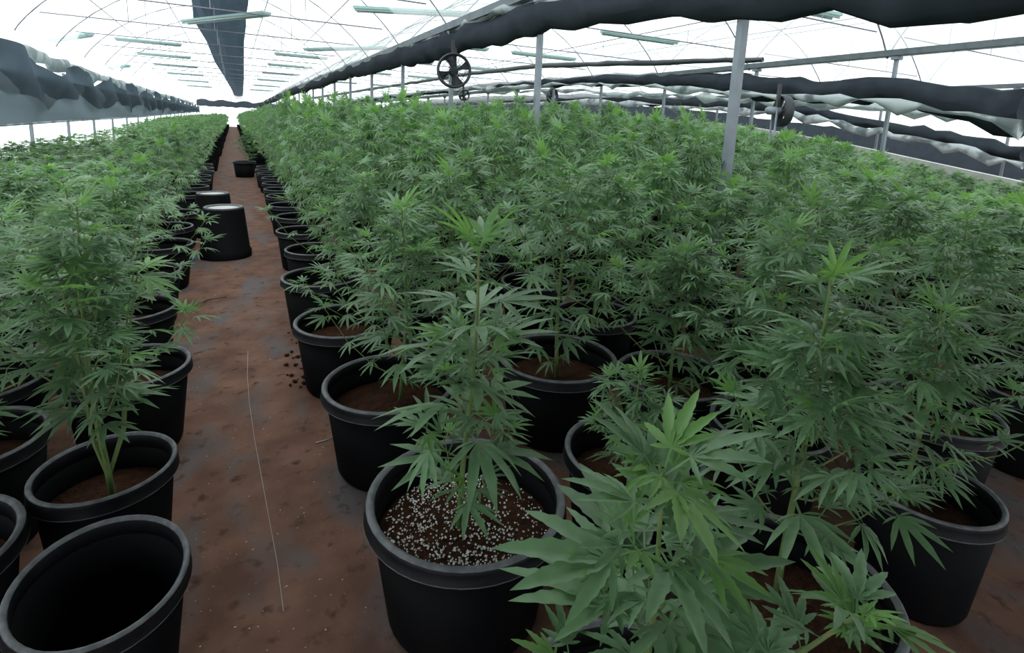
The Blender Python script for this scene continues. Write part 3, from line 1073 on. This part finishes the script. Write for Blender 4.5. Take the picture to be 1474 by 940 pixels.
def plant_height(x, y):
    px, py, dep = proj(x, y, 1.1)
    T = np.interp(px, [a for a, _ in TOP], [c for _, c in TOP])
    # horizon row in this column
    d = ray(px, CY)
    yh = CY
    lo, hi = 0, 400
    for _ in range(30):
        m_ = (lo+hi)/2
        if ray(px, m_)[2] > 0:
            lo = m_
        else:
            hi = m_
    yh = lo
    de = min(edge_depth(px), 14)
    hf = 1.45+(yh-T)*de/F_PX
    hf = min(max(hf, .8), 1.72)
    k = min(max((dep-2)/5.5, 0), 1)
    k = k*k*(3-2*k)
    base_h = 1.17 if x > 0 else 1.05
    return base_h*(1-k)+hf*k


spots = []
fr = random.Random(99)
for side in (1, -1):
    for k in range(21 if side > 0 else 5):
        yv = 4.74 if (side > 0 and k == 0) else (3.5 if side < 0 and k == 0 else fr.uniform(.1, .8))
        while yv < 76:
            ex = .56+min(yv, 12)*.006 if side > 0 else -(.48+.16*min(yv/6, 1.0))
            xv = ex+side*k*(.67 if side > 0 else .66)+fr.uniform(-.04, .04)
            yj = yv+fr.uniform(-.05, .05)
            yv += .84 if k == 0 else .76
            if xv > 14.7 or xv < -3.55:
                continue
            px, py, dep = proj(xv, yj, .8)
            if dep < .5 or px < -120 or px > 1600:
                continue
            b_, c_, _d = proj(xv, yj, .3)
            if xv > 1.9 and c_ > 690:
                continue
            if any((xv-a)**2+(yj-c)**2 < (R_+.258)**2 for a, c, R_ in taken):
                continue
            spots.append((dep, xv, yj, px, k, side))
tries = 0
while tries < 2500:
    tries += 1
    if tries % 3:
        xv, yj = fr.uniform(.95, 4.5), fr.uniform(.9, 4.5)
        sd = 1
    else:
        xv, yj = fr.uniform(-3.3, -.85), fr.uniform(2.0, 6.0)
        sd = -1
    px, py, dep = proj(xv, yj, .8)
    if px < -100 or px > 1560 or proj(xv, yj, .3)[1] > (690 if xv > 1.9 else 900):
        continue
    if any((xv-a)**2+(yj-c)**2 < (R_+.258)**2 for a, c, R_ in taken) or any((xv-q[1])**2+(yj-q[2])**2 < .268 for q in spots):
        continue
    spots.append((dep, xv, yj, px, max(1, round((abs(xv)-.57)/.665)), sd))
spots.sort()
NEARLEAF = [s for s in spots if s[0] < 3.0]
MID = spots[len(NEARLEAF):300-len(taken)]
FAR = spots[300-len(taken):]
print('spots', len(spots), 'near', len(NEARLEAF), 'mid', len(MID), 'far', len(FAR))

# mid distance: eight shared foliage shapes, height 0.8 above the soil
VAR = []
for v in range(8):
    L, S = gen_plant(100+v, .8, nodes=10, spread=.38, leaf=.22, clear=.05, twig=3, branch_leaf=.64)
    VAR.append((foliage_mesh(L, LITE_GEO, [M['leaf'], M['young']]), stem_mesh(S, 4)))
ordn = ['fifth', 'sixth', 'seventh', 'eighth', 'ninth', 'tenth', 'eleventh', 'twelfth']
cnt = 0
rowpos = {}
for a_, c_, R_ in taken:
    sd_ = 1 if a_ > 0 else -1
    k_ = round((abs(a_)-(.57 if sd_ > 0 else .5))/.665)
    rowpos[(sd_, k_)] = rowpos.get((sd_, k_), 0)+1
for k_, (dep, x, y, px, k, side) in enumerate(NEARLEAF):
    sd = 'left' if side < 0 else 'right'
    grp = 'near plants in the %s rows' % sd
    rowpos[(side, k)] = rowpos.get((side, k), 0)+1
    lb = 'hemp plant in %s row %s of the aisle, %s plant from the front' % (ORD[k], sd, ORD[rowpos[(side, k)]-1])
    near_plant(x, y, .25, min(plant_height(x, y), 1.3), lb, grp, seed=200+k_, spread=.38, leaf=.22, twig=3, nodes=11)
for k_, (dep, x, y, px, k, side) in enumerate(MID):
    if k == 0 and side > 0:
        if cnt < len(ordn):
            lb, grp = 'hemp plant in %s black pot from the front along right aisle edge' % ordn[cnt], None
        else:
            lb, grp = 'distant hemp plant in a black pot along the far right aisle edge', 'far pots on the right aisle edge'
        cnt += 1
    elif k == 0:
        if abs(y-6.76) < .45:
            lb, grp = 'hemp plant in black pot left of the upturned pots at the aisle edge', None
        else:
            rowpos['L'] = rowpos.get('L', 0)+1
            lb, grp = 'hemp plant in black pot along the left aisle edge, %s beyond the jutting pot' % ORD[rowpos['L']-1], 'pots on the left aisle edge'
    else:
        sd = 'left' if side < 0 else 'right'
        rowpos[(side, k)] = rowpos.get((side, k), 0)+1
        grp = 'dense rows %s of the aisle' % sd
        row, pos = ORD[k], rowpos[(side, k)]
        if dep < 6.5 and pos <= len(ORD):
            lb = 'hemp plant in %s row %s of the aisle, %s plant from the front' % (row, sd, ORD[pos-1])
        else:
            lb = 'hemp plant far back in %s row %s of the aisle, merging with neighbours' % (row, sd)
    e = potted(x, y, .25, lb, grp, rz=fr.uniform(0, 6.28), detail=(k == 0 or dep < 5))
    f_, s_ = VAR[fr.randrange(8)]
    hz = (plant_height(x, y)*fr.uniform(.93, 1.05)-SOIL_Z)/.8
    wx = fr.uniform(.95, 1.2) if k else fr.uniform(.72, .88)
    rz_ = e.rotation_euler.z
    ox = side*.09 if k == 0 else 0
    ol = (ox*math.cos(rz_), -ox*math.sin(rz_), SOIL_Z)
    fo = link('foliage', f_, e, ol, scale=(wx, wx, hz))
    fo['kind'] = 'stuff'
    link('stem', s_, e, ol, scale=(wx, wx, hz))

# far plants beyond counting, one object
FV = []
for v in range(6):
    L, S = gen_plant(300+v, .8, nodes=7, spread=.40, leaf=.30, clear=.08, twig=0, branch_leaf=.72, apex=5)
    V, Fc, o = [], [], 0
    rr = random.Random(v)
    L = [l for l in L if rr.random() < .62]
    for p, R, s, yg in L:
        g, f = TINY_GEO[rr.randrange(3)]
        V.append(g @ R.T*s+p)
        Fc.append(np.array(f)+o)
        o += len(g)
    FV.append((np.concatenate(V), np.concatenate(Fc)))
pot_v = []
n = 8
for rad, z in ((.19, 0), (.25, .36)):
    for j in range(n):
        pot_v.append((rad*math.cos(2*math.pi*j/n), rad*math.sin(2*math.pi*j/n), z))
pot_v = np.array(pot_v)
pot_f = []
for j in range(n):
    a, b_, c, d = j, (j+1) % n, n+(j+1) % n, n+j
    pot_f += [(a, b_, c), (a, c, d)]
pot_f = np.array(pot_f)
V, Fc, MI, o = [], [], [], 0
for dep, x, y, px, k, side in FAR:
    g, f = FV[fr.randrange(6)]
    hz = (plant_height(x, y)*fr.uniform(.95, 1.05)-SOIL_Z)/.8
    a = fr.uniform(0, 6.28)
    Rz = np.array([[math.cos(a), -math.sin(a), 0], [math.sin(a), math.cos(a), 0], [0, 0, 1]])
    wk = .8 if k == 0 else 1.15
    V.append((g*np.array([wk, wk, hz])) @ Rz.T+np.array([x+(side*.08 if k == 0 else 0), y, SOIL_Z]))
    Fc.append(f+o)
    MI.append(np.zeros(len(f), int))
    o += len(g)
    if k == 0:
        V.append(pot_v+np.array([x, y, 0]))
        Fc.append(pot_f+o)
        MI.append(np.ones(len(pot_f), int))
        o += len(pot_v)
V, Fc, MI = np.concatenate(V), np.concatenate(Fc), np.concatenate(MI)
me = bpy.data.meshes.new('far_rows')
me.vertices.add(len(V))
me.vertices.foreach_set('co', V.ravel())
me.loops.add(len(Fc)*3)
me.loops.foreach_set('vertex_index', Fc.ravel().astype(np.int32))
me.polygons.add(len(Fc))
me.polygons.foreach_set('loop_start', np.arange(0, len(Fc)*3, 3, dtype=np.int32))
me.polygons.foreach_set('material_index', MI.astype(np.int32))
me.materials.append(M['far'])
me.materials.append(M['pot'])
me.update(calc_edges=True)
tag(link('distant_hemp_rows', me), 'distant rows of hemp plants merging into a green carpet', 'plants', kind='stuff')
print('far tris', len(Fc), 'objects', len(bpy.data.objects))
